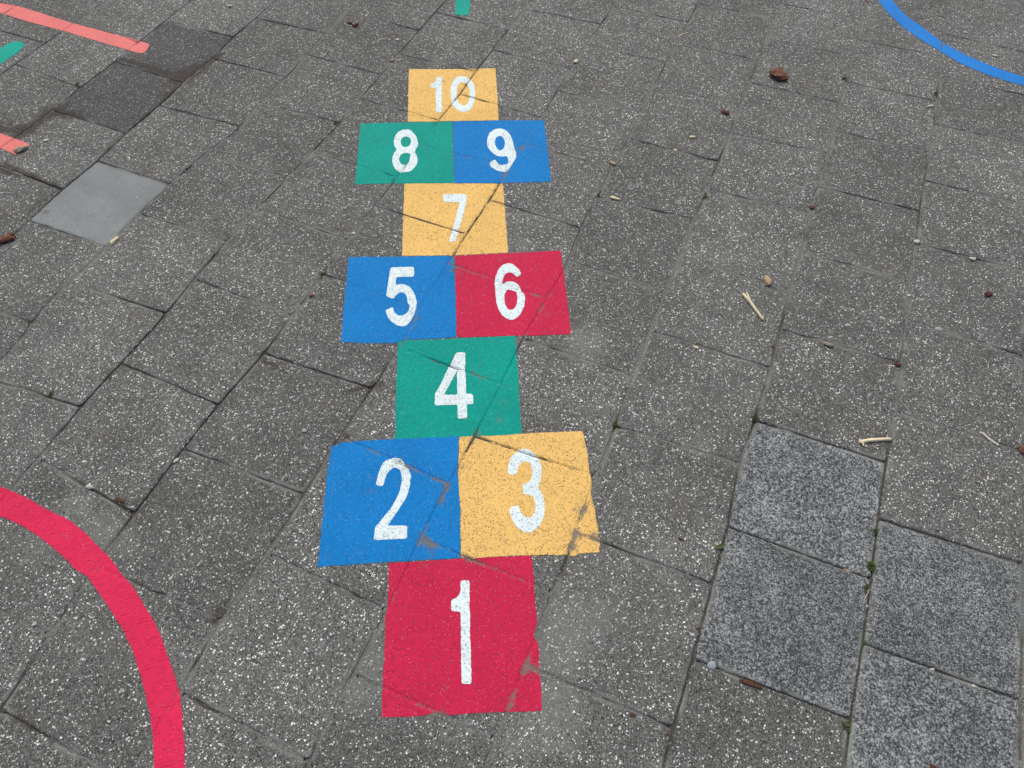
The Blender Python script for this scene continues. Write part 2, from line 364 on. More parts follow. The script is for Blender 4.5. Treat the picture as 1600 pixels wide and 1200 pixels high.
# depth of the sand in the joints (metres below the slab tops)
DSPOT = [ # px, radius m, depth
 (720,150,.10,.0060),(770,90,.07,.0060),(745,110,.06,.006),(690,345,.09,.0055),(735,350,.07,.0060),(770,300,.05,.005),(690,185,.05,.005),(650,240,.05,.0009),
 (820,230,.06,.0009),(760,435,.10,.0008),(690,450,.07,.0008),(640,530,.09,.0007),(600,440,.1,.0006),(580,705,.05,.0008),(620,722,.06,.0008),(690,570,.05,.0050),(780,600,.1,.0008),(740,690,.04,.0050),
 (640,730,.12,.0009),(690,780,.06,.0010),(830,705,.10,.0042),(903,832,.05,.0012),(880,872,.03,.0045),(1060,890,.07,.0008),(1000,1110,.05,.0010),(850,490,.08,.0010),(660,850,.08,.0009),(735,875,.03,.006),
 (640,1095,.10,.0009),(820,1060,.10,.0008),(610,930,.05,.0009),(780,900,.08,.0009),(340,632,.12,.0060),(270,700,.12,.0055),(415,560,.09,.0055),(500,590,.07,.0055),(570,600,.08,.006),
 (265,485,.1,.0055),(200,560,.1,.006),(125,635,.1,.0055),(180,770,.12,.006),(130,140,.15,.0050),(230,170,.12,.006),(400,60,.2,.006),(100,290,.15,.0055),(700,20,.1,.006),(640,60,.1,.0055),
 (1380,740,.12,.0055),(1365,850,.1,.006),(1350,930,.1,.006),(1335,1080,.15,.006),(1240,850,.2,.006),(1120,880,.15,.006),(1180,660,.05,.006),(1060,1110,.12,.006),(1220,1090,.12,.0055),(1480,1040,.15,.005),(1500,860,.12,.005),
 (1430,330,.08,.005),(1380,320,.12,.0050),(930,430,.1,.002),(905,355,.05,.004),(1000,560,.15,.0013),(1020,500,.1,.0014),(1400,640,.10,.0012),(1450,665,.10,.0014),(1050,700,.1,.0013),
 (260,165,.1,.0045),(20,60,.2,.005),(930,30,.12,.004),(1300,150,.2,.0022),(1160,180,.1,.0015),(460,780,.12,.0045),(370,900,.1,.0020),(30,1130,.12,.0045),(315,1100,.05,.005),(258,1090,.05,.0008),(160,890,.05,.0008),(15,780,.05,.0010),
]
DS = [(*W(a, b), r, d) for a, b, r, d in DSPOT]
def sand_depth(x, y):
    x = np.asarray(x); y = np.asarray(y)
    n = 0.6*vnoise(x, y, 0.11, 1)+0.4*vnoise(x, y, 0.03, 2)
    num = 0.0008+0.0040*np.clip((n-0.44)/0.40, 0, 1); w0 = 0.8; den = np.full(x.shape, w0); num = num*w0
    for px, py, r, d in DS:
        w = (5.0 if d < .0025 else 2.5)*np.exp(-((x-px)**2+(y-py)**2)/(r*r*0.6)); num = num+w*d; den = den+w
    return num/den+0.0009*(vnoise(x, y, 0.006, 3)-0.5)

def locate(x, y):
    """-> column index array, row index array, four edge distances (to joint centre lines), slab z"""
    x = np.asarray(x, float); y = np.asarray(y, float)
    col = np.full(x.shape, I0-1)
    for i in range(I0, I1+1): col += (x > lx(i, y))
    col = np.clip(col, I0, I1-1)
    dL = np.zeros_like(x); dR = dL.copy(); dB = dL.copy(); dT = dL.copy(); z = dL.copy(); row = np.zeros(x.shape, int)
    for c in np.unique(col):
        mk = col == c; xm, ym = x[mk], y[mk]; xl, xr = lx(c, ym), lx(c+1, ym); t = (xm-xl)/(xr-xl)
        L, R = ROWS[int(c)]; J = L[:, None]*(1-t)+R[:, None]*t
        r = np.clip((ym[None] > J).sum(0)-1, 0, NR-2)
        ar = np.arange(len(xm)); yb = J[r, ar]; yt = J[r+1, ar]
        dL[mk] = xm-xl-gapL[int(c)]/2; dR[mk] = xr-xm-gapL[int(c)+1]/2
        G = GAPJ[int(c)]; dB[mk] = ym-yb-G[r]/2; dT[mk] = yt-ym-G[r+1]/2
        T = TILT[int(c)][r]; z[mk] = T[:, 0]+T[:, 1]*(t-.5)*PT+T[:, 2]*((ym-yb)/(yt-yb)-.5)*PT
        row[mk] = r
    return col, row, np.minimum(np.minimum(dL, dR), np.minimum(dB, dT)), z
def profile(d):
    R = 0.0038; q = np.clip(1-d/R, 0, 1)
    return -0.0026*q**2.2
def surface(x, y):
    col, row, d, z = locate(x, y); dep = sand_depth(x, y)
    zs = np.where(d > 0, z+profile(d), -0.02)
    return np.maximum(zs, -dep), d, dep

# dust / soil maps
DUST = [(915,535,.055,.75),(880,250,.06,.45),(840,215,.05,.4),(860,1000,.05,.55),(868,1090,.05,.6),(800,1150,.06,.5),(700,1145,.05,.4),(880,1160,.05,.5),(120,790,.05,.6),(160,830,.05,.62),(60,855,.06,.55),
 (560,1085,.05,.6),(585,1035,.05,.5),(735,38,.05,.6),(800,365,.05,.3),(820,385,.03,.5),(650,180,.05,.35),(640,660-480,.03,.3),(250,1000,.05,.35),(275,1060,.04,.4),(140,1000,.06,.3),(1045,870,.05,.45),(930,960,.07,.35),(1105,700,.03,.5),(890,330,.04,.25),(1080,405,.02,.7),
 (400,335,.07,.25),(200,850,.05,.4),(870,1000,.08,.5),(580,300,.06,.2),(1500,130,.08,.2),(1560,80,.08,.25)]
SOIL = [((186,91),(245,110),.010,.018,1.),((245,110),(284,126),.018,.026,1.),((284,126),(308,108),.028,.034,1.1),((308,108),(350,83),.026,.008,1.),((262,118),(290,110),.018,.02,.8),
 ((84,174),(128,184),.038,.012,1.1),((84,174),(60,190),.034,.022,1.1),((60,190),(28,210),.024,.036,1.1),((28,206),(-20,196),.036,.03,1.),
 ((194,206),(140,262),.007,.004,.6),((285,128),(200,206),.010,.006,.7),((92,293),(30,345),.008,.008,.7),((5,255),(92,293),.012,.008,.8),((0,262),(30,276),.016,.01,.9),
 ((550,610),(592,600),.008,.012,.8),((525,692),(540,682),.008,.014,.9),((335,968),(345,960),.010,.018,.9),((345,960),(360,930),.012,.004,.6),((410,560),(455,590),.010,.006,.8),((60,352),(100,362),.008,.008,.5),((705,420),(712,424),.008,.008,.7),
 ((470,770),(440,800),.008,.004,.6),((25,1120),(55,1138),.014,.008,.7),((505,700),(470,760),.004,.008,.6),((403,556),(415,548),.01,.01,.6),((955,850),(990,870),.006,.004,.6),((863,925),(855,950),.008,.004,.7),((1010,545),(1035,520),.004,.004,.3),((205,800),(180,785),.006,.006,.6)]
def dust_soil(x, y):
    D = 0.10*np.ones_like(x)+0.20*vnoise(x, y, 0.5, 6)
    for px, py, r, a in DUST:
        wx, wy = W(px, py); D = np.maximum(D, 0)+a*np.exp(-((x-wx)**2+(y-wy)**2)/(r*r))
    S = np.zeros_like(x)
    for p, q, r1, r2, a in SOIL:
        p = np.array(W(p)); q = np.array(W(q)); v = q-p; L = (v@v)+1e-12
        t = np.clip(((x-p[0])*v[0]+(y-p[1])*v[1])/L, 0, 1); d2 = (x-p[0]-t*v[0])**2+(y-p[1]-t*v[1])**2
        rr = (r1*(1-t)+r2*t)*(.65+.7*vnoise(x, y, .03, 23)); S = np.maximum(S, a*np.exp(-d2/(rr*rr)))
    return np.clip(D, 0, 1), S

# ------------------------------------------------------------------ slabs
def cell(px, py):
    x, y = W(px, py); c, r, d, z = locate(np.array([x]), np.array([y])); return int(c[0]), int(r[0])
SPECIAL = {
 cell(1270, 770): ('granite', 1.26, 'speckled blue-grey granite slab, uppermost of the four, with plain slabs above it'),
 cell(1230, 950): ('granite', 1.02, 'speckled dark granite slab at left of the four, moss joint on its right'),
 cell(1480, 950): ('granite', 1.08, 'speckled granite slab against the right edge, chipped pale right rim'),
 cell(1450, 1120): ('granite', 1.14, 'speckled granite slab in the bottom right corner, lowest of the four'),
 cell(160, 315): ('smooth', 1.0, 'smooth pale grey concrete slab with one round dark spot near its left corner'),
 cell(185, 150): ('dark', 0.80, 'dark charcoal slab with brown soil along its lower left edge, below the coral line end'),
 cell(280, 75): ('dark', 0.78, 'dark charcoal slab with the end of the coral line painted on its corner'),
}
def in_view(x, y, mrg=250):
    v = Vector((x-CX, y-CY, -CH)); z = v.dot(FW)
    if z < 0.1: return False
    px = 800+CF*v.dot(RT)/z; py = 600-CF*v.dot(UP)/z
    return -mrg < px < 1600+mrg and -mrg < py < 1200+mrg
def slab_geo(c, r):
    L, R = ROWS[c]; G = GAPJ[c]; ybL, ytL, ybR, ytR = L[r], L[r+1], R[r], R[r+1]
    near = any(in_view(lx(c+a, (ybL+ytL)/2), L[r+b]) for a in (0, 1) for b in (0, 1))
    e = [0, .0006, .0014, .0024, .0038, .0065, .012, .022]
    inner = np.linspace(.03, PT-.036, 24 if near else 5)
    tot = PT-.005
    dd = np.array(e+list(inner)+[tot-v for v in reversed(e)])/tot
    n = len(dd); S, T = np.meshgrid(dd, dd, indexing='ij')     # S along y, T across
    T0 = T; 
    glx, grx = gapL[c]/2, gapL[c+1]/2
    yb = ybL*(1-T)+ybR*T+G[r]/2; yt = ytL*(1-T)+ytR*T-G[r+1]/2
    y = yb+(yt-yb)*S; xl = np.interp(y, YG, LX[c])+glx; xr = np.interp(y, YG, LX[c+1])-grx
    x = xl+(xr-xl)*T
    dx = np.minimum(T, 1-T)*tot; dy = np.minimum(S, 1-S)*tot; d = np.minimum(dx, dy)
    # crumbly edges, worn corners
    wob = (vnoise(x, y, .012, c*7+r)-.5)*.0022+(vnoise(x, y, .004, c+r*3)-.5)*.0014+.0045*np.clip(vnoise(x, y, .018, c+r*5+3)-.72, 0, 1)*(vnoise(x, y, .12, 17) > .5)
    f = np.clip(1-d/.008, 0, 1); sx = np.where(T < .5, 1, -1)*(dx < .008); sy = np.where(S < .5, 1, -1)*(dy < .008)
    crn = 0.0018*np.clip(1-np.hypot(dx, dy)/.008, 0, 1)
    x = x+sx*f*(np.clip(wob, -.0009, 1)+crn); y = y+sy*f*(np.clip(wob, -.0009, 1)+crn)
    t3 = TILT[c][r]
    z = t3[0]+t3[1]*(T-.5)*PT+t3[2]*(S-.5)*PT+profile(d+.0008*(vnoise(x, y, .01, 4)-.5)*(d < .006)*2)
    z = z+(vnoise(x, y, .03, 5)-.5)*.0004
    V = np.stack([x, y, z], -1).reshape(-1, 3)
    idx = np.arange(n*n).reshape(n, n)
    F = np.stack([idx[:-1, :-1], idx[:-1, 1:], idx[1:, 1:], idx[1:, :-1]], -1).reshape(-1, 4)
    rim = np.concatenate([idx[0, :], idx[1:, -1], idx[-1, -2::-1], idx[-2:0:-1, 0]])
    B = V[rim].copy(); B[:, 2] = -.03 if (c, r) in SPECIAL else -.0115
    k = len(V); nb = len(rim); ar = np.arange(nb); nx = (ar+1) % nb
    F2 = np.stack([k+ar, k+nx, rim[nx], rim[ar]], -1)
    V = np.concatenate([V, B]); F = np.concatenate([F, F2])
    ed = np.concatenate([d.ravel(), np.zeros(nb)])
    return V, F, ed
def slab_attr(V, c, r, tone):
    D, S = dust_soil(V[:, 0], V[:, 1]); n = len(V)
    info = np.stack([np.full(n, tone), D, S], -1)
    off = np.tile(np.array([hsh(c, r, 11)*7, hsh(c, r, 12)*7, hsh(c, r, 13)*7]), (n, 1))
    return info, off
VV, FF, EE, II, OO = [], [], [], [], []; base = 0
for c in range(I0, I1):
    for r in range(NR-1):
        ymid = (ROWS[c][0][r]+ROWS[c][0][r+1])/2
        if ymid < -2.4 or ymid > 4.4: continue
        V, F, ed = slab_geo(c, r)
        if (c, r) in SPECIAL:
            kind, tone, lab = SPECIAL[(c, r)]; info, off = slab_attr(V, c, r, tone)
            loc = V.mean(0); loc[2] = 0
            o = link('paving_slab', V, F, MAT[kind], attrs={'edge': ed, 'slab_info': info, 'slab_off': off}, loc=tuple(loc))
            tag(o, lab, 'paving slab'); continue
        tone = 0.94+0.25*hsh(c, r, 21)
        info, off = slab_attr(V, c, r, tone)
        VV.append(V); FF.append(F+base); EE.append(ed); II.append(info); OO.append(off); base += len(V)
tag(link('pavement', np.concatenate(VV), np.concatenate(FF), MAT['agg'], attrs={'edge': np.concatenate(EE), 'slab_info': np.concatenate(II), 'slab_off': np.concatenate(OO)}), kind='structure')

# sand in the joints
MOSS = [(1180,655),(962,664),(1368,830),(1360,880),(1350,915),(503,428),(525,192),(172,590),(190,575),(80,617),(1318,123),(1462,147),(820,332),(935,303),(1103,307),(1322,1135),(120,130),(240,700),(395,560),(300,680),(100,360),(85,115),(165,100),(452,262),(40,55),(235,775),(1352,1010)]
MW = [W(*p) for p in MOSS]
def mossf(x, y):
    m_ = np.zeros_like(x)
    for a, b in MW: m_ = np.maximum(m_, np.exp(-((x-a)**2+(y-b)**2)/(.022**2)))
    return m_
SV, SF, SD, SM = [], [], [], []; base = 0
def strip(P, N, half=.009):
    global base
    offs = np.linspace(-half, half, 7); n = len(P)
    X = P[:, None, :]+N[:, None, :]*offs[None, :, None]
    x, y = X[..., 0], X[..., 1]; dep = sand_depth(x, y)
    z = -dep-0.0006*(np.abs(offs)/half)[None]
    idx = base+np.arange(n*7).reshape(n, 7)
    SV.append(np.stack([x, y, z], -1).reshape(-1, 3)); SD.append(dep.ravel()); SM.append(mossf(x, y).ravel())
    SF.append(np.stack([idx[:-1, :-1], idx[1:, :-1], idx[1:, 1:], idx[:-1, 1:]], -1).reshape(-1, 4)); base += n*7
for i in range(I0, I1+1):
    y = np.arange(-2.4, 4.4, .005); x = lx(i, y); strip(np.stack([x, y], -1), np.tile([1., 0.], (len(y), 1)))
for c in range(I0, I1):
    L, R = ROWS[c]
    for r in range(NR):
        if L[r] < -2.3 or L[r] > 4.3: continue
        t = np.linspace(.012/PT, 1-.012/PT, 56); y = L[r]*(1-t)+R[r]*t; x = np.interp(y, YG, LX[c])*(1-t)+np.interp(y, YG, LX[c+1])*t
        strip(np.stack([x, y-0], -1), np.tile([0., 1.], (len(t), 1)))
F = np.concatenate(SF); 
tag(link('joint_sand', np.concatenate(SV), F, SAND, attrs={'depth': np.concatenate(SD), 'moss': np.concatenate(SM)}), kind='structure')
# bedding / ground out to the horizon
s = NT('ground'); c_, h_, _m = aggregate(s, s.pos()); GM = s.fin(s.mix(.4, c_, (0.07, 0.066, 0.06)), .9, s.bump(h_, .002), .2)
q = 60.0
tag(link('ground', [(-q, -q, -.0125), (q, -q, -.0125), (q, q, -.0125), (-q, q, -.0125)], [(0, 1, 2, 3)], GM, smooth=False), kind='structure')

# ------------------------------------------------------------------ paint
WEAR = [(705,410,.012,.9),(712,422,.012,1.),(704,424,.010,.9),(722,430,.010,.7),(655,490,.03,.25),(640,520,.04,.35),(570,400,.03,-.1),(790,270,.03,.7),(815,230,.03,.6),(780,288,.02,.5),(750,232,.05,.35),(665,265-30,.02,.5),(805,230,.05,.25),
 (690,740,.02,.5),(682,750,.012,.8),(700,752,.012,.8),(697,765,.014,.9),(688,785,.014,.6),(660,845,.018,.9),(672,855,.014,.8),(700,850,.05,.35),(640,735,.02,.6),(655,745,.015,.5),(605,722,.05,.25),(540,690,.03,.2),
 (901,835,.014,.9),(922,830,.05,.55),(910,800,.018,.5),(895,850,.012,.7),(895,860,.02,.6),(930,840,.02,.7),(915,710,.03,.2),(735,700,.02,.5),(720,735,.015,.7),(640,1095,.02,.6),(620,1090,.015,.5),(655,1105,.012,.6),(822,1045,.012,1.1),(815,1060,.02,.6),(800,1085,.02,.55),(800,1105,.02,.4),(835,1050,.012,.5),
 (735,875,.012,.9),(745,885,.02,.5),(690,570,.02,.5),(675,562,.015,.8),(745,680,.02,.8),(760,665,.02,.4),(775,640,.03,.25),(790,610,.04,.25),(740,670,.03,.3),(870,490,.03,.2),(840,440,.04,.2),(770,440,.04,.25),(760,435,.03,.3),(850,470,.05,.15),
 (8,790,.02,.6),(160,885,.015,.7),(170,895,.015,.6),(272,1080,.014,.7),(255,1100,.012,.7),(10,225,.015,.8),(20,222,.012,.6),(110,35,.01,.4),(1472,70,.008,1.2),(770,70+30,.01,.3),(785,271,.014,1.0),(765,320,.01,.4)]
WW = [(*W(a, b), r, v) for a, b, r, v in WEAR]
def resample(P, step):
    P = np.asarray(P, float); Q = np.roll(P, -1, 0); out = []
    for a, b in zip(P, Q):
        n = max(1, int(math.ceil(np.linalg.norm(b-a)/step))); t = np.arange(n)/n
        out.append(a[None]*(1-t[:, None])+b[None]*t[:, None])
    return np.concatenate(out)
def smooth_loop(P, it):
    for _ in range(it): P = .25*np.roll(P, 1, 0)+.5*P+.25*np.roll(P, -1, 0)
    return P
def inside(P, loops):
    x, y = P[:, 0], P[:, 1]; r = np.zeros(len(P), bool)
    for L in loops:
        x1, y1 = L[:, 0], L[:, 1]; x2, y2 = np.roll(x1, -1), np.roll(y1, -1)
        for a, b, c2, d in zip(x1, y1, x2, y2):
            if b == d: continue
            m_ = ((b > y) != (d > y))
            r ^= m_ & (x < (c2-a)*(y-b)/(d-b)+a)
    return r
def joint_points(x0, x1, y0, y1, step=.004):
    out = []
    for i in range(I0, I1+1):
        if not (x0-.05 < i*PT < x1+.05): continue
        y = np.arange(y0, y1, step); x = lx(i, y); hg = gapL[i]/2
        for o in (0, max(.0002, hg-.0010), hg*.97, hg+.0014, hg+.003, hg+.006):
            for sgn in ((1, -1) if o else (1,)): out.append(np.stack([x+sgn*o, y], -1))
    for c in ROWS:
        if not (x0-PT-.05 < c*PT < x1+.05): continue
        L, R = ROWS[c]
        for r in range(NR):
            if not (y0-.08 < L[r] < y1+.08): continue
            t = np.linspace(.01/PT, 1-.01/PT, int(PT/step)); y = L[r]*(1-t)+R[r]*t; x = np.interp(y, YG, LX[c])*(1-t)+np.interp(y, YG, LX[c+1])*t; hg = GAPJ[c][r]/2
            for o in (0, max(.0002, hg-.0010), hg*.97, hg+.0014, hg+.003, hg+.006):
                for sgn in ((1, -1) if o else (1,)): out.append(np.stack([x, y+sgn*o], -1))
    P = np.concatenate(out); k = (P[:, 0] > x0) & (P[:, 0] < x1) & (P[:, 1] > y0) & (P[:, 1] < y1)
    return P[k]
def paint(name, outer_w, holes_w, mat, lift, parent=None, jit=.0009, rnd=1, bare=True, bstep=.002, grid=.007):
    """a sheet of paint laid over the slabs, dipping into the joints, broken open over deep ones"""
    loops = []
    for L in [outer_w]+list(holes_w):
        L = resample(L, bstep); L = smooth_loop(L, rnd)
        a = (vnoise(L[:, 0], L[:, 1], .0035, 8)-.5)*2*jit+(vnoise(L[:, 0], L[:, 1], .02, 9)-.5)*1.4*jit
        b = (vnoise(L[:, 0], L[:, 1], .0035, 10)-.5)*2*jit+(vnoise(L[:, 0], L[:, 1], .02, 12)-.5)*1.4*jit
        loops.append(L+np.stack([a, b], -1))
    O = loops[0]; x0, y0 = O.min(0); x1, y1 = O.max(0)
    gx, gy = np.meshgrid(np.arange(x0, x1, grid), np.arange(y0, y1, grid)); G = np.stack([gx.ravel(), gy.ravel()], -1)
    G = G+(rng.random(G.shape)-.5)*grid*.3
    J = joint_points(x0, x1, y0, y1)
    if len(J):
        _, _, d, _ = locate(G[:, 0], G[:, 1]); G = G[d > .0085]
        J = J+(rng.random(J.shape)-.5)*.00008
    I = np.concatenate([G, J]) if len(J) else G
    I = I[inside(I, loops)]
    # keep interior points clear of the outline
    key = set(); B = np.concatenate(loops)
    for dx in (-1, 0, 1):
        for dy in (-1, 0, 1):
            key.update(map(tuple, (np.floor(B/.0012).astype(int)+[dx, dy]).tolist()))
    kk = [tuple(v) not in key for v in np.floor(I/.0012).astype(int).tolist()]; I = I[kk]
    edges = []; n0 = 0
    for L in loops:
        n = len(L); edges += [(n0+i, n0+(i+1) % n) for i in range(n)]; n0 += n
    P = np.concatenate([B, I]); cen = P.mean(0)
    vs, es, fs, *_ = delaunay_2d_cdt([Vector(p) for p in (P-cen).tolist()], edges, [], 0, 1e-6)
    V2 = np.array([(v.x, v.y) for v in vs])+cen; F = np.array([f for f in fs if len(f) == 3])
    C = V2[F].mean(1); ok = inside(C, loops)
    if bare:
        _, _, d, _ = locate(C[:, 0], C[:, 1]); dep = sand_depth(C[:, 0], C[:, 1])
        ok &= ~((d < -.0009) & (dep > .0030) & (vnoise(C[:, 0], C[:, 1], .012, 31) < .86))
    F = F[ok]
    z, d, dep = surface(V2[:, 0], V2[:, 1])
    # boundary feathers down to the slab
    z = z+lift
    wr = np.zeros(len(V2))
    for px, py, r, a in WW: wr = wr+a*np.exp(-((V2[:, 0]-px)**2+(V2[:, 1]-py)**2)/(r*r))
    loc = (cen[0], cen[1], 0)
    V3 = np.stack([V2[:, 0], V2[:, 1], z], -1)
    # edge skirt
    nB = n0; ring = []; base_ = len(V3); Bt = V3[:nB].copy(); Bz = Bt.copy(); Bz[:, 2] -= lift+.0004; V3 = np.concatenate([V3, Bt, Bz])
    SK = [(base_+a, base_+b, base_+nB+b, base_+nB+a) for a, b in edges]
    faces = [tuple(f) for f in F.tolist()]+SK
    attrs = {'jd': np.concatenate([d, d[:nB], d[:nB]]), 'wear': np.clip(np.concatenate([wr, wr[:nB], wr[:nB]]), 0, 1.2)}
    pl = loc if parent is None else tuple(np.array(loc)-np.array(parent.location))
    o = link(name, V3, faces, mat, parent, attrs=attrs, loc=loc)
    o.location = pl
    return o

SQ = [ # colour, outline px, label, numeral list
 ('red', [(608,880),(720,873),(831,868),(834,905),(836,940),(840,972),(834,992),(842,1008),(843,1040),(847,1111),(735,1114),(694,1118),(682,1113),(665,1117),(640,1120),(597,1121),(597,1090),(602,995),(602,962),(606,950)], 'red square with white 1', ['1']),
 ('blue', [(518,696),(532,693),(550,690),(620,686),(717,682),(715,733),(719,790),(719,872),(607,878),(497,886),(505,800),(511,745)], 'blue square with white 2', ['2']),
 ('yellow', [(718,683),(752,681),(762,682),(800,679),(850,676),(909,674),(913,682),(918,715),(922,740),(925,757),(923,772),(929,795),(934,825),(937,850),(936,863),(905,865),(897,869),(884,867),(800,868),(741,872),(735,875),(730,872),(720,870),(720,800),(716,742)], 'yellow square with white 3', ['3']),
 ('green', [(622,533),(720,529),(805,525),(810,590),(815,678),(752,682),(742,684),(733,682),(617,686),(619,610)], 'green square with white 4', ['4']),
 ('blue', [(545,402),(700,400),(709,401),(711,440),(713,527),(625,532),(618,536),(560,536),(533,534),(538,470)], 'blue square with white 5', ['5']),
 ('red', [(711,400),(795,396),(876,392),(881,430),(885,460),(892,522),(820,525),(714,527),(712,460)], 'red square with white 6', ['6']),
 ('yellow', [(632,287),(710,286.5),(786,287),(789,330),(794,395),(711,399),(628,400),(630,340)], 'yellow square with white 7', ['7']),
 ('green', [(563,193),(640,191),(707,190),(708,240),(709,286),(630,287),(555,288),(559,240)], 'green square with white 8', ['8']),
 ('blue', [(708,190),(790,188),(850,188),(856,236),(861,284),(787,286),(710,286),(709,240)], 'blue square with white 9', ['9']),
 ('yellow', [(639,108),(705,108),(774,107),(777,147),(779,188),(710,189),(637,190),(638,150)], 'yellow square with white 10', ['10a', '10b']),
]
DG = {
 '1': (680,900,6.67,[(265,60),(275,48),(350,46),(358,60),(358,200),(355,350),(365,380),(362,560),(368,700),(374,950),(378,1000),(375,1120),(365,1128),(285,1126),(274,1115),(270,900),(268,600),(266,385),(255,372),(180,370),(168,350),(165,270),(180,245),(220,228),(255,190),(266,150)],[]),
 '2': (560,700,7.5,[(208,440),(212,400),(235,310),(265,230),(300,165),(350,135),(420,115),(490,125),(540,175),(555,215),(590,250),(618,330),(605,430),(580,540),(540,620),(480,710),(420,800),(345,912),(400,915),(560,912),(575,925),(568,1060),(555,1066),(400,1072),(190,1082),(185,1070),(192,960),(200,930),(300,810),(380,715),(440,610),(490,500),(510,400),(508,320),(490,260),(450,238),(410,235),(365,265),(330,320),(310,380),(295,445),(250,450)],[]),
 '3': (770,690,8,[(185,390),(195,290),(230,190),(300,120),(370,92),(440,98),(520,145),(575,225),(608,310),(608,420),(600,500),(565,580),(600,620),(635,700),(650,800),(645,920),(600,1030),(540,1100),(480,1138),(390,1135),(310,1080),(240,980),(205,860),(225,825),(310,798),(325,820),(345,880),(390,940),(450,958),(500,930),(530,860),(532,760),(510,700),(465,668),(430,662),(375,655),(372,530),(430,520),(480,480),(495,400),(490,320),(460,265),(420,248),(370,252),(325,300),(300,370),(285,420),(200,408)],[]),
 '4': (660,540,9.23,[(485,105),(610,100),(620,115),(620,270),(612,300),(612,390),(625,410),(630,700),(720,705),(733,720),(732,848),(640,850),(645,1055),(520,1062),(510,1050),(508,855),(190,870),(177,855),(180,700),(250,590),(385,310),(410,270)],[[(495,372),(500,450),(503,715),(312,715)]]),
 '5': (580,400,10,[(300,190),(315,182),(660,172),(672,185),(668,315),(655,325),(400,332),(388,350),(385,462),(440,445),(520,445),(590,480),(640,530),(690,630),(712,720),(705,800),(680,900),(620,1010),(550,1090),(480,1105),(400,1085),(320,1030),(260,960),(222,850),(335,798),(350,850),(380,905),(430,935),(500,932),(560,890),(600,820),(602,770),(575,740),(560,650),(530,590),(490,570),(440,575),(390,610),(360,650),(355,675),(290,655),(230,625),(245,540),(275,370)],[]),
 '6': (750,400,10,[(645,285),(630,298),(578,340),(550,310),(500,265),(450,258),(400,280),(370,320),(355,380),(340,450),(400,410),(470,400),(540,410),(600,455),(635,520),(645,570),(700,600),(702,700),(690,790),(640,900),(580,970),(500,1008),(430,990),(350,940),(290,840),(260,740),(240,600),(238,470),(228,440),(240,330),(280,230),(340,150),(430,118),(500,125),(570,180),(610,220)],[[(425,522),(570,565),(585,640),(580,750),(550,820),(490,855),(440,835),(395,770),(375,690),(380,610)]]),
 '7': (670,290,12,[(265,165),(400,162),(690,158),(712,180),(710,270),(680,400),(640,560),(580,760),(550,850),(540,920),(505,1050),(375,1050),(390,1010),(430,880),(455,790),(580,312),(270,308)],[]),
 '8': (600,190,13.33,[(470,160),(540,170),(620,240),(680,330),(700,410),(720,450),(700,520),(650,590),(640,640),(690,720),(705,800),(680,900),(620,980),(540,1045),(430,1058),(310,1050),(240,990),(190,910),(170,820),(180,720),(220,640),(270,585),(220,510),(205,420),(225,320),(290,220),(380,175)],[[(460,308),(520,320),(560,370),(565,440),(530,510),(450,538),(380,520),(348,450),(350,380),(390,325)],[(450,650),(520,660),(565,685),(540,750),(530,820),(490,880),(410,910),(350,880),(310,800),(325,730),(370,670)]]),
 '9': (745,190,13.33,[(480,145),(580,165),(670,240),(720,330),(755,450),(785,570),(820,660),(820,740),(760,850),(700,950),(620,1065),(560,1050),(450,1030),(340,980),(280,930),(270,860),(310,830),(375,790),(410,830),(440,880),(500,905),(590,900),(665,875),(655,800),(635,720),(560,730),(480,730),(390,700),(300,630),(230,540),(210,430),(225,330),(280,225),(370,160)],[[(470,295),(530,310),(575,380),(588,460),(565,560),(490,612),(430,580),(385,500),(370,420),(395,340)]]),
 '10a': (660,110,16,[(360,165),(480,162),(490,180),(485,600),(490,1040),(480,1055),(345,1055),(333,1040),(335,440),(205,430),(195,345),(215,325),(290,300),(335,260),(350,200)],[]),
 '10b': (660,110,16,[(1000,140),(1100,160),(1190,230),(1260,310),(1310,440),(1325,600),(1300,780),(1240,930),(1150,1020),(1030,1050),(900,1010),(800,920),(725,850),(740,780),(710,680),(695,520),(720,380),(780,240),(870,160)],[[(1000,285),(1090,320),(1150,400),(1180,520),(1185,680),(1150,800),(1080,880),(1010,885),(930,830),(860,730),(860,560),(870,400),(920,320)]]),
}
hop = bpy.data.objects.new('hopscotch', None); COL.objects.link(hop); hop.empty_display_size = .1
hx, hy = W(720, 1000); hop.location = (hx, hy, 0)
tag(hop, 'painted hopscotch of ten red, blue, yellow and green squares with white numbers', 'hopscotch')
for n_, (colr, pts, lab, nums) in enumerate(SQ):
    sq = paint('square', Wa(pts), [], PM[colr], .0006+.00012*(n_ % 3), hop, jit=.0009)
    tag(sq, lab)
    for k in nums:
        ox, oy, sc, outer, holes = DG[k]
        cv = lambda L: Wa(smooth_loop(resample([(ox+x/sc, oy+y/sc) for x, y in L], 1.2), 4))
        o = paint('numeral', cv(outer), [cv(h) for h in holes], PM['white'], .00125, None, jit=.0006, grid=.006)
        o.parent = sq; o.location = Vector(o.location)-Vector(sq.location)-Vector(hop.location)
        tag(o, 'white painted number '+{'10a': '1 of the ten', '10b': '0 of the ten'}.get(k, k))

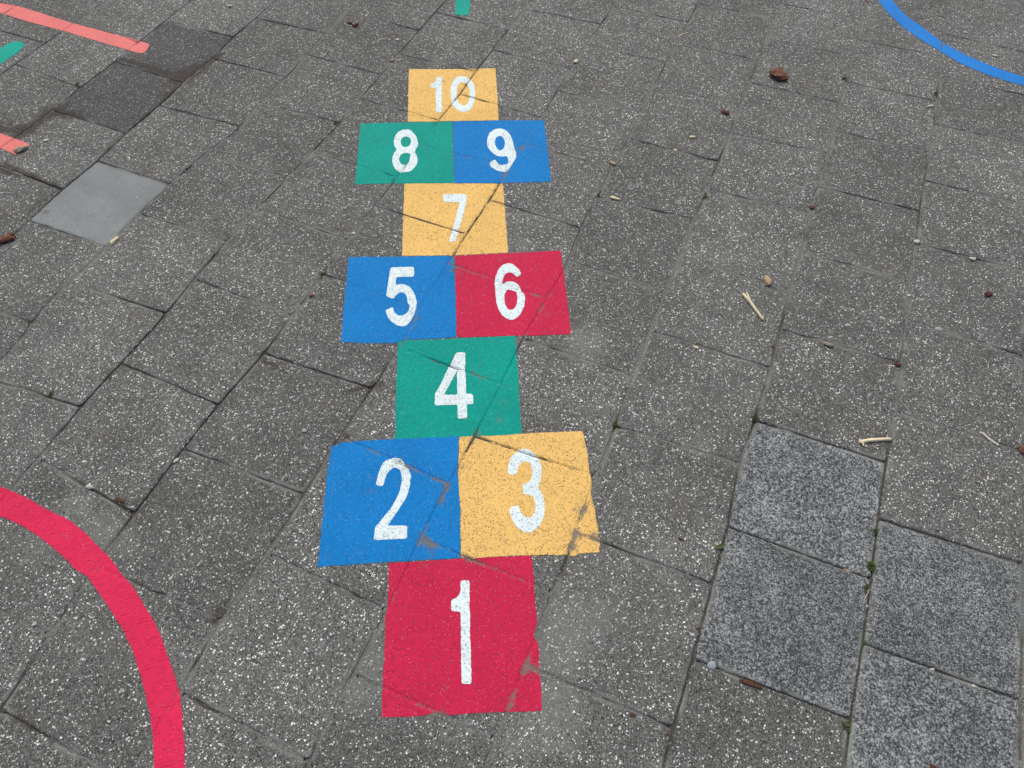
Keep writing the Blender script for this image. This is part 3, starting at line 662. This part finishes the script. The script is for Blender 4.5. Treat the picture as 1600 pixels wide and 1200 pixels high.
def circ(P):
    A = np.c_[2*P, np.ones(len(P))]; s_ = np.linalg.lstsq(A, (P**2).sum(1), rcond=None)[0]; return s_[0], s_[1], math.sqrt(s_[2]+s_[0]**2+s_[1]**2)
def ring(outer_px, inner_px, mat, full, rr=None):
    """painted ring: traced where seen, continued as the fitted circle"""
    O = Wa(outer_px); I = Wa(inner_px); a, b, R = circ(O)
    def ext(P):
        th = np.unwrap(np.arctan2(P[:, 1]-b, P[:, 0]-a)); r = np.hypot(P[:, 0]-a, P[:, 1]-b)
        if th[-1] < th[0]: P = P[::-1]; th = th[::-1]; r = r[::-1]
        rm = r.mean(); t2 = np.arange(th[-1]+.06, th[0]+2*math.pi-.05, .04); 
        span = full; t_all = t2
        r_all = rm+(r[-1]-rm)*np.exp(-(t_all-th[-1])/.3)+(r[0]-rm)*np.exp(-(th[0]+2*math.pi-t_all)/.3)
        E = np.stack([a+r_all*np.cos(t_all), b+r_all*np.sin(t_all)], -1)
        return np.concatenate([P, E])
    return ext(O), ext(I), (a, b, R)
OUT = [(0,761),(15,766),(40,777),(70,794),(107,812),(130,830),(150,850),(172,872),(192,900),(207,915),(225,945),(243,975),(256,1005),(265,1035),(275,1063),(282,1086),(284,1110),(288,1160),(289,1200)]
INN = [(0,806),(27,817),(60,837),(95,866),(120,891),(137,901),(165,941),(190,980),(207,1015),(220,1055),(229,1090),(236,1122),(238,1140),(241,1165),(241,1200)]
Oo, Ii, cr = ring(OUT, INN, None, True); print('ring', cr)
o = paint('painted_ring', smooth_loop(resample(Oo, .004), 5), [smooth_loop(resample(Ii, .004), 5)], PM['ring'], .0010, jit=.0009, grid=.010, bstep=.003)
tag(o, 'thick pinkish red ring painted on the slabs left of the hopscotch start', 'painted ring')
AO = [(1372,0),(1385,18),(1410,42),(1440,63),(1467,79),(1500,99),(1540,116),(1580,129),(1600,134)]
AI = [(1393,0),(1415,25),(1440,42),(1470,65),(1510,87),(1550,104),(1600,121)]
a_, b_, R_ = circ(Wa(AO)); print('arc', a_, b_, R_)
Oo, Ii, cr = ring(AO, AI, None, True)
o = paint('painted_ring', smooth_loop(resample(Oo, .004), 5), [smooth_loop(resample(Ii, .004), 5)], PM['arc'], .0010, jit=.0008, grid=.014, bstep=.004)
tag(o, 'blue painted ring whose lower left curve crosses the top right corner', 'painted ring')
# coral lines, green strokes
def mark(name, pts, mat, lab, cat, group=None, lift=.0009):
    o = paint(name, Wa(pts), [], PM[mat], lift, jit=.0007, rnd=3); tag(o, lab, cat, group)
mark('painted_line', [(-330,-88),(-150,-38),(0,4),(30,10),(113,36),(170,51),(228,67),(234,70),(230,78),(224,83),(217,83),(160,67),(95,47),(45,34),(0,20),(-150,-22),(-330,-72)], 'coral', 'long coral painted line running off the top left corner above the green stroke', 'painted line', 'coral painted lines')
mark('painted_line', [(-260,126),(-120,170),(0,209),(24,217),(43,224),(47,227),(24,242),(14,237),(0,231),(-120,192),(-260,146)], 'coral', 'short visible end of a coral painted line beside the beige stone, left edge', 'painted line', 'coral painted lines')
mark('painted_stroke', [(-90,140),(-40,100),(0,76),(12,68),(24,65),(34,65),(38,69),(36,74),(29,81),(0,101),(-40,128),(-80,160)], 'teal', 'green painted stroke with a round end between the two coral lines', 'painted stroke')
mark('painted_stroke', [(711,-70),(712,0),(711,23),(722,24),(733,23),(735,0),(736,-70)], 'teal', 'short green painted bar at the top edge above the 10 square', 'painted stroke')

# ------------------------------------------------------------------ litter
def simple_mat(name, c1, c2, sc=300, rough=.8, stretch=None, d=.0006):
    s = NT(name); T = s.n('ShaderNodeTexCoord').outputs['Object']
    if stretch: T = s.n('ShaderNodeMapping', {0: T, 3: stretch}).outputs[0]
    n = s.noise(T, sc, 4, .65); return s.fin(s.mix(s.ss(n, .3, .7), c1, c2), rough, s.bump(n, d), .3)
BARK = simple_mat('bark', (0.040, 0.014, 0.008), (0.27, 0.115, 0.068), 170, stretch=(.35, 1.5, 1), d=.004)
BARKD = simple_mat('bark_dark', (0.045, 0.010, 0.008), (0.16, 0.050, 0.038), 300)
WOOD = simple_mat('wood_pale', (0.52, 0.40, 0.22), (0.86, 0.76, 0.52), 500, stretch=(.08, 1, 1), d=.0004)
TAN = simple_mat('wood_tan', (0.26, 0.17, 0.10), (0.52, 0.39, 0.26), 450, stretch=(.15, 1, 1))
GREYW = simple_mat('wood_grey', (0.17, 0.13, 0.10), (0.36, 0.29, 0.22), 450, stretch=(.15, 1, 1))
PEB = simple_mat('pebble_cream', (0.36, 0.33, 0.26), (0.74, 0.70, 0.60), 400, d=.0012)
PEBG = simple_mat('pebble_grey', (0.20, 0.23, 0.24), (0.44, 0.48, 0.48), 500, d=.0012)
BEIGE = simple_mat('stone_beige', (0.20, 0.16, 0.12), (0.46, 0.39, 0.30), 200)
RUST = simple_mat('debris_rust', (0.016, 0.009, 0.006), (0.20, 0.095, 0.042), 420, d=.003)
LEAF = simple_mat('leaf_green', (0.03, 0.055, 0.015), (0.115, 0.16, 0.05), 300)
MOSSM = simple_mat('moss', (0.035, 0.045, 0.018), (0.13, 0.14, 0.06), 900)
STRAW = simple_mat('root_fibre', (0.34, 0.30, 0.22), (0.62, 0.58, 0.48), 400)

def ico(sub):
    import bmesh
    bm = bmesh.new(); bmesh.ops.create_icosphere(bm, subdivisions=sub, radius=1); V = np.array([v.co[:] for v in bm.verts]); F = np.array([[v.index for v in f.verts] for f in bm.faces]); bm.free(); return V, F
ICV, ICF = ico(4)
def frame(p, q):
    a = np.array(W(p)); b = np.array(W(q)); L = np.linalg.norm(b-a); c = (a+b)/2; return c, L, math.atan2(b[1]-a[1], b[0]-a[0])
def ground_z(c): return float(surface(np.array([c[0]]), np.array([c[1]]))[0][0])
def chunk(name, p, q, wid, hgt, mat, lab, cat, group=None, seed=1, box=3.0, rough=.22, flat=False):
    """irregular broken lump whose long axis runs p->q; wid, hgt relative to its length"""
    c, L, ang = frame(p, q); V = ICV.copy()
    d = (np.abs(V)**box).sum(1)**(1/box); V = V/d[:, None]
    out = np.empty_like(V)
    for i, v in enumerate(V):
        s_ = Vector(v)
        n1 = mnoise.noise(s_*1.1+Vector((seed*3.7, seed, 0))); n2 = mnoise.noise(s_*3.0+Vector((seed, seed*5.1, 2))); n3 = mnoise.noise(s_*8+Vector((0, seed, seed)))
        out[i] = v*(1+rough*(1.3*n1+.6*n2+.3*n3))
    V = out; V = V/np.abs(V).max(0); hgt *= .8; V[:, 0] *= L/2; V[:, 1] *= L*wid/2*(1-.25*V[:, 0]/(L/2)*(1 if seed % 2 else -1)*.9); V[:, 2] *= L*hgt/2
    V[:, 2] -= V[:, 2].min(); V[:, 2] = np.maximum(V[:, 2], .0)
    ca, sa = math.cos(ang), math.sin(ang)
    z0 = ground_z(c)-.0005
    o = link(name, V, ICF, mat, smooth=not flat); o.location = (c[0], c[1], z0); o.rotation_euler = (0, 0, ang)
    return tag(o, lab, cat, group)
def stick(name, pts, rad, mat, lab, cat, group=None, seed=1, fork=0, flat=.75, knots=()):
    """splintered stick through pixel points; rad in m"""
    P = Wa(pts); c = P.mean(0); rs = np.random.default_rng(seed)
    VS, FS = [], []; b0 = 0
    def tube(P, r0, r1, zl, off=0.0):
        nonlocal b0
        t = np.linspace(0, len(P)-1, 36); X = np.interp(t, range(len(P)), P[:, 0]); Y = np.interp(t, range(len(P)), P[:, 1])
        n = len(t); k = 14; dx, dy = np.gradient(X), np.gradient(Y); ln = np.hypot(dx, dy); nx, ny = -dy/ln, dx/ln
        rr = np.linspace(r0, r1, n)*(1+.10*rs.standard_normal(n).cumsum()/6); X = X+nx*off; Y = Y+ny*off
        prof = 1+.10*rs.standard_normal(k); 
        rr[0] *= .75; rr[-1] *= .6
        a = np.linspace(0, 2*math.pi, k, endpoint=False)
        vx = X[:, None]+nx[:, None]*np.cos(a)[None]*rr[:, None]*prof; vy = Y[:, None]+ny[:, None]*np.cos(a)[None]*rr[:, None]*prof
        vz = zl+(np.sin(a)[None]*flat*rr[:, None]*prof)
        V = np.stack([vx, vy, vz], -1); V[0, :, :2] += (rs.random((k, 1))-.5)*rad*1.3*np.array([dx[0], dy[0]])/ln[0]; V[-1, :, :2] += (rs.random((k, 1))-.5)*rad*1.5*np.array([dx[-1], dy[-1]])/ln[-1]
        idx = b0+np.arange(n*k).reshape(n, k)
        for i in range(n-1):
            for j in range(k): FS.append((idx[i, j], idx[i, (j+1) % k], idx[i+1, (j+1) % k], idx[i+1, j]))
        cc = V[0].mean(0), V[-1].mean(0); VS.append(V.reshape(-1, 3)); VS.append(np.array(cc)); ci = b0+n*k
        for j in range(k): FS.append((ci, idx[0, (j+1) % k], idx[0, j])); FS.append((ci+1, idx[-1, j], idx[-1, (j+1) % k]))
        b0 += n*k+2
    zl = rad*flat*.95
    tube(P, rad, rad*.85, zl)
    if fork:
        a, b = P[0], P[min(1, len(P)-1)]; d = (b-a)/np.linalg.norm(b-a); nrm = np.array([-d[1], d[0]])
        st = a+d*fork*1.4; tube(np.array([st, a+d*fork*.45+nrm*rad*1.5*1.2, a+d*fork*.05+nrm*rad*2.1]), rad*.7, rad*.32, zl)
    for (kx, ky, kl, ka) in knots:
        k0 = np.array(W(kx, ky)); tube(np.array([k0, k0+kl*np.array([math.cos(ka), math.sin(ka)])]), rad*.75, rad*.35, zl)
    z0 = ground_z(c)
    o = link(name, np.concatenate(VS), [tuple(int(v) for v in f) for f in FS], mat, loc=(c[0], c[1], -z0-.0002)); o.location = (c[0], c[1], z0+.0002)
    o.data.transform(Matrix.Translation((0, 0, -z0-.0002)))
    # heading along x of the object keeps the grain along the stick
    ang = math.atan2(P[-1][1]-P[0][1], P[-1][0]-P[0][0]); o.data.transform(Matrix.Rotation(-ang, 4, 'Z')); o.rotation_euler = (0, 0, ang)
    return tag(o, lab, cat, group)

GB = 'rust brown bark chips scattered on the slabs'
CHIPS = [
 ((1206,111),(1226,129),.78,.34,BARK,'largest rust brown bark chip, below the blue ring at upper right',3),
 ((1127,174),(1139,180),.62,.35,BARKD,'small dark brown bark chip between the 10 square and the large chip',4),
 ((-12,382),(27,369),.46,.26,BARK,'thick reddish bark chip cut by the left edge below the smooth slab',6),
 ((1265,326),(1273,324),.85,.5,BARKD,'tiny rust chip at a joint, middle of the upper right paving',7),
 ((1538,463),(1548,459),.75,.5,BARKD,'small reddish chip alone near the right edge, upper half',8),
 ((1397,570),(1408,571),.7,.5,BARKD,'small dark red chip on the joint above the bare pale stick',9),
 ((1590,700),(1612,712),.95,.35,BARK,'rust brown bark chip cut by the right edge beside the thin white stick',10),
 ((482,464),(492,462),.6,.4,BARK,'small orange brown chip left of the blue 5 square',11),
 ((543,36),(552,38),.5,.4,BARKD,'dark red chip, left one of the touching pair near the top',12),
 ((551,43),(560,38),.6,.4,BARKD,'dark red chip, right one of the touching pair near the top',13),
 ((1205,541),(1210,543),.9,.5,BARKD,'tiny dark red crumb between the forked stick and the grey-brown wood chip',14),
 ((1059,840),(1069,846),.32,.3,BARKD,'slim dark red sliver right of the 3 square',15),
 ((1452,1194),(1464,1204),.7,.3,BARKD,'dark red chip cut by the bottom edge on the granite slab',16),
]
for p, q, w_, h_, m_, lab, sd_ in CHIPS: chunk('bark_chip', p, q, w_, h_, m_, lab, 'bark chip', GB, sd_, box=4.0, rough=.42)
GW = 'pale wood bits scattered on the slabs'
for p, q, w_, h_, m_, lab, sd_ in [
 ((953,308),(969,313),.34,.25,WOOD,'cream wood chip on the joint right of the 7 square',21),
 ((1195,433),(1202,448),.55,.45,TAN,'tan oval wood bit just above the forked stick',22),
 ((1285,536),(1303,543),.42,.35,GREYW,'grey-brown wood chip lying in a cross joint right of the forked stick',23),
 ((1082,541),(1091,545),.45,.35,WOOD,'small cream splinter left of and below the forked stick',24),
 ((173,383),(186,371),.36,.3,WOOD,'cream splinter at the lower corner of the smooth slab',25),
 ((952,254),(962,258),.55,.4,TAN,'small tan wood bit right of the 9 square',26),
 ((1077,215),(1087,215),.5,.4,WOOD,'small pale bit, upper right of the tan bit beside square 9',27),
 ((1052,234),(1058,235),.7,.5,WOOD,'tiny pale crumb on the joint between the 9 square and the large bark chip',28),
 ((898,99),(902,94),.6,.4,WOOD,'tiny upright pale splinter upper right of the 10 square',29),
 ((1318,888),(1330,892),.45,.35,TAN,'tan wood chip in the joint between two granite slabs',30),
 ((1328,743),(1335,753),.34,.3,GREYW,'short grey-brown twig piece on the slab above the right granite slab',31) if False else ((1527,743),(1535,753),.34,.3,GREYW,'short grey-brown twig piece below the thin white stick',31),
 ((1447,168),(1458,166),.3,.3,PEB,'tiny white sliver beside a joint below the blue ring',32),
 ((610,97),(616,92),.7,.4,GREYW,'small brown bit on the joint left of the 10 square',33),
 ((618,62),(624,62),.7,.4,WOOD,'tiny pale bit above and left of the 10 square',34),
 ((1351,659),(1357,668),.35,.3,GREYW,'tiny dark twig piece above the bare pale stick',35),
 ((1207,473),(1212,477),.5,.3,WOOD,'tiny cream splinter right of the forked stick',36)]:
    chunk('wood_chip', p, q, w_, h_, m_, lab, 'wood chip', GW, sd_)
GP = 'small pale pebbles scattered on the slabs'
for p, q, w_, h_, m_, lab, sd_ in [
 ((1428,380),(1436,377),.8,.6,PEB,'white pebble on the long joint, upper right',41),
 ((1513,404),(1524,407),.6,.5,PEB,'white oval pebble in a cross joint near the right edge, upper half',42),
 ((1417,462),(1423,462),.9,.6,PEB,'small cream pebble on the long joint under the white one',43),
 ((1460,514),(1472,515),.7,.4,PEBG,'grey pebble in the cross joint near the right edge',44),
 ((354,10),(363,11),.5,.4,PEB,'cream pebble near the top edge above the dark slabs',45),
 ((68,221),(77,219),.75,.4,PEB,'cream pebble on the slab right of the beige stone',46),
 ((1549,87),(1560,89),.4,.3,PEB,'pale pebble inside the blue ring, right of its curve',47),
 ((1105,1039),(1119,1040),.95,.6,PEBG,'bluish grey pebble at the lower left corner of the left granite slab',48),
 ((931,993),(938,993),.9,.5,PEBG,'small whitish pebble right of the red 1 square',49),
 ((50,978),(58,973),.8,.5,PEB,'cream pebble inside the red ring',50),
 ((472,673),(480,673),.9,.5,PEBG,'white pebble left of the blue 2 square',51),
 ((271,724),(280,717),.55,.5,PEB,'cream pebble in the long joint left of the hopscotch, lower middle',52),
 ((135,759),(146,763),.6,.5,PEB,'cream pebble in the joint just above the red ring',53),
 ((1453,1045),(1461,1046),.6,.5,PEB,'cream chip in the joint between the right granite slabs, left one',54),
 ((1517,1071),(1526,1074),.6,.5,PEB,'cream chip in the joint between the right granite slabs, right one',55),
 ((1353,945),(1357,948),.8,.6,PEB,'tiny white pebble in the mossy joint between granite slabs',56),
 ((1256,102),(1261,103),.9,.5,PEB,'tiny white pebble just above the large bark chip',57),
 ((1505,51),(1510,51),.8,.5,PEB,'tiny white pebble inside the blue ring near its joint',58),
 ((548,268) if False else (550,364),(556,366),.8,.5,PEB,'tiny pale pebble at the joint left of the 7 square',59),
 ((74,310) if False else (306,712-10),(309,704),.8,.5,PEB,'tiny cream grain right of the long joint, lower left',60),
 ((184,874-230+1),(189,645),.8,.5,PEB,'tiny cream grain on the slab below the T joint at left',61),
 ((186,870),(190,871),.8,.5,PEB,'tiny white grain on the joint above the red ring, right side',62),
 ((473,996),(480,995),.8,.5,STRAW,'sand coloured grain left of the red 1 square',63),
 ((215,1162),(221,1158),.7,.5,STRAW,'sand coloured grain just left of the lower ring band',64)]:
    chunk('pebble', p, q, w_, h_, m_, lab, 'pebble', GP, sd_, box=2.2, rough=.16)
chunk('stone', (22,239), (47,231), .45, .36, BEIGE, 'beige elongated stone at the end of the short coral line', 'stone', None, 71, box=2.6, rough=.25)
for p, q, w_, h_, lab, sd_ in [
 ((1155,1062),(1193,1076),.22,.14,'long rusty brown debris flake in the joint under the left granite slab',81),
 ((983,1116),(993,1119),.6,.3,'small rusty crumb in the joint right of the red 1 square',82),
 ((180,779),(196,786),.32,.25,'rusty crumb in the joint above the red ring',83),
 ((1088,985) ,(1092,980),.6,.3,'small rusty crumb on the long joint beside the left granite slab',84),
 ((1041,1150),(1045,1145),.7,.3,'dark rusty crumb on the long joint near the bottom edge',85)]:
    chunk('debris_flake', p, q, w_, h_, RUST, lab, 'debris', 'rusty debris in the joints', sd_)
stick('stick', [(1160,460),(1172,474),(1180,485),(1192,501)], .0052, WOOD, 'pale yellow stick with a forked split end, upper right', 'stick', None, 5, fork=.024)
stick('stick', [(1342,692),(1360,689),(1392,687)], .0052, WOOD, 'bare pale yellow stick with a side nub lying just above a granite slab', 'stick', None, 8, knots=((1347,691,.012,-1.25),))
stick('stick', [(1534,677),(1545,687),(1560,697)], .0036, PEB, 'thin white stick in a joint near the right edge', 'stick', None, 9)
stick('twig', [(1060,58),(1063,55),(1068,53),(1075,51)], .0020, WOOD, 'tiny curved cream twig near the top between the 10 square and the blue ring', 'twig', None, 10)
stick('twig', [(1352,902),(1356,911),(1353,918),(1358,926)], .0007, STRAW, 'thin pale root fibre curling up from the mossy joint between granite slabs', 'root fibre', 'root fibres in the mossy joint', 12, flat=.9)
stick('twig', [(1359,920),(1354,930),(1350,938)], .0007, STRAW, 'straight pale root fibre, lower one in the mossy joint between granite slabs', 'root fibre', 'root fibres in the mossy joint', 13, flat=.9)

# moss tufts and weeds
def tuft(px, py, rad, n, hgt, lab, name='moss_tuft', cat='moss', mat=MOSSM, seed=1, el=1.0):
    rs = np.random.default_rng(seed); c = np.array(W(px, py)); V, F = [], []
    for k in range(n):
        a = rs.random()*2*math.pi; r = .68*rad*rs.random(); x, y = c[0]+r*math.cos(a)*.6, c[1]+r*math.sin(a)*el
        b = rs.random()*2*math.pi; le = .72*hgt*(.5+rs.random()); w_ = le*(.16+.12*rs.random()); lean = .3+.9*rs.random()
        z = ground_z((x, y)) if n < 60 else -.002
        d = np.array([math.cos(b), math.sin(b)]); nn = np.array([-d[1], d[0]])
        p0 = np.array([x, y]); rows = []
        for t, ww in ((0, .5), (.35, 1.), (.7, .8), (1., .05)):
            pc = p0+d*le*lean*t; zz = z+le*(t-.45*lean*t*t)
            rows.append([(*(pc-nn*w_*ww), zz), (*pc, zz-w_*.3*ww), (*(pc+nn*w_*ww), zz)])
        b0 = len(V)
        for r3 in rows: V += r3
        for i in range(3):
            for j in range(2): F.append((b0+i*3+j, b0+i*3+j+1, b0+i*3+j+4, b0+i*3+j+3))
    o = link(name, V, F, mat, loc=(c[0], c[1], 0)); return tag(o, lab, cat, 'green tufts in the joints')
tuft(1180,655,.016,70,.009,'green moss tuft at the top left corner of the uppermost granite slab',seed=1)
tuft(1368,830,.012,60,.007,'small moss tuft, uppermost in the joint between the granite slabs',seed=2)
tuft(1361,885,.016,90,.010,'bright green weed tuft in the joint where three granite slabs meet','weed_tuft','weed',LEAF,3)
tuft(1353,918,.010,50,.006,'brown-green moss tuft below the bright weed between granite slabs',seed=4)
tuft(962,665,.010,40,.009,'small green tuft at the joint right of the 4 square',seed=5)
tuft(503,428,.012,60,.006,'moss tuft left of the top corner of the blue 5 square',seed=6)
tuft(524,193,.010,50,.006,'moss tuft in the joint left of the green 8 square',seed=7)
tuft(173,590,.014,60,.006,'moss tuft in the long joint at left, middle height',seed=8)
tuft(80,616,.014,55,.006,'yellowish moss tuft in the cross joint near the left edge',seed=9)
tuft(1318,123,.012,45,.007,'moss tuft in the joint above the large bark chip, on its right',seed=10)
tuft(1462,147,.011,45,.007,'moss tuft in the joint just below the blue ring',seed=11)
tuft(1322,1136,.014,60,.007,'moss tuft at the bottom corner of the left granite slab',seed=12)
tuft(1103,308,.012,40,.006,'dark moss tuft at the T joint right of the 7 square',seed=13)
tuft(935,305,.010,40,.005,'moss tuft beside the cream wood chip right of the 7 square',seed=14)
tuft(122,131,.016,60,.007,'moss tuft at the left corner of the lower dark slab',seed=15)
tuft(1082,359,.005,14,.004,'tiny moss speck right of the 6 square, above its level',seed=16)
# a fallen leaf
def leaf(p, q, wid, mat, lab):
    c, L, ang = frame(p, q); V, F = [], []; n = 12
    for i in range(n+1):
        t = i/n; w_ = L*wid/2*math.sin(math.pi*min(1, t*1.02))**.7
        for j in range(5):
            u = (j-2)/2; V.append(((t-.5)*L, u*w_, .0012+.10*L*u*u*math.sin(math.pi*t)+.05*L*math.sin(3*t)+.0006*math.sin(9*t+u)))
    for i in range(n):
        for j in range(4): F.append((i*5+j, (i+1)*5+j, (i+1)*5+j+1, i*5+j+1))
    o = link('leaf', V, F, mat); o.location = (c[0], c[1], ground_z(c)+.0004); o.rotation_euler = (0, 0, ang)
    sm = o.modifiers.new('thickness', 'SOLIDIFY'); sm.thickness = .0004
    return tag(o, lab, 'leaf')
leaf((1315,856+2),(1331,852+2),.42,LEAF,'narrow green leaf') if False else leaf((1117,858),(1131,853),.42,LEAF,'small narrow green leaf on the long joint beside the left granite slab')
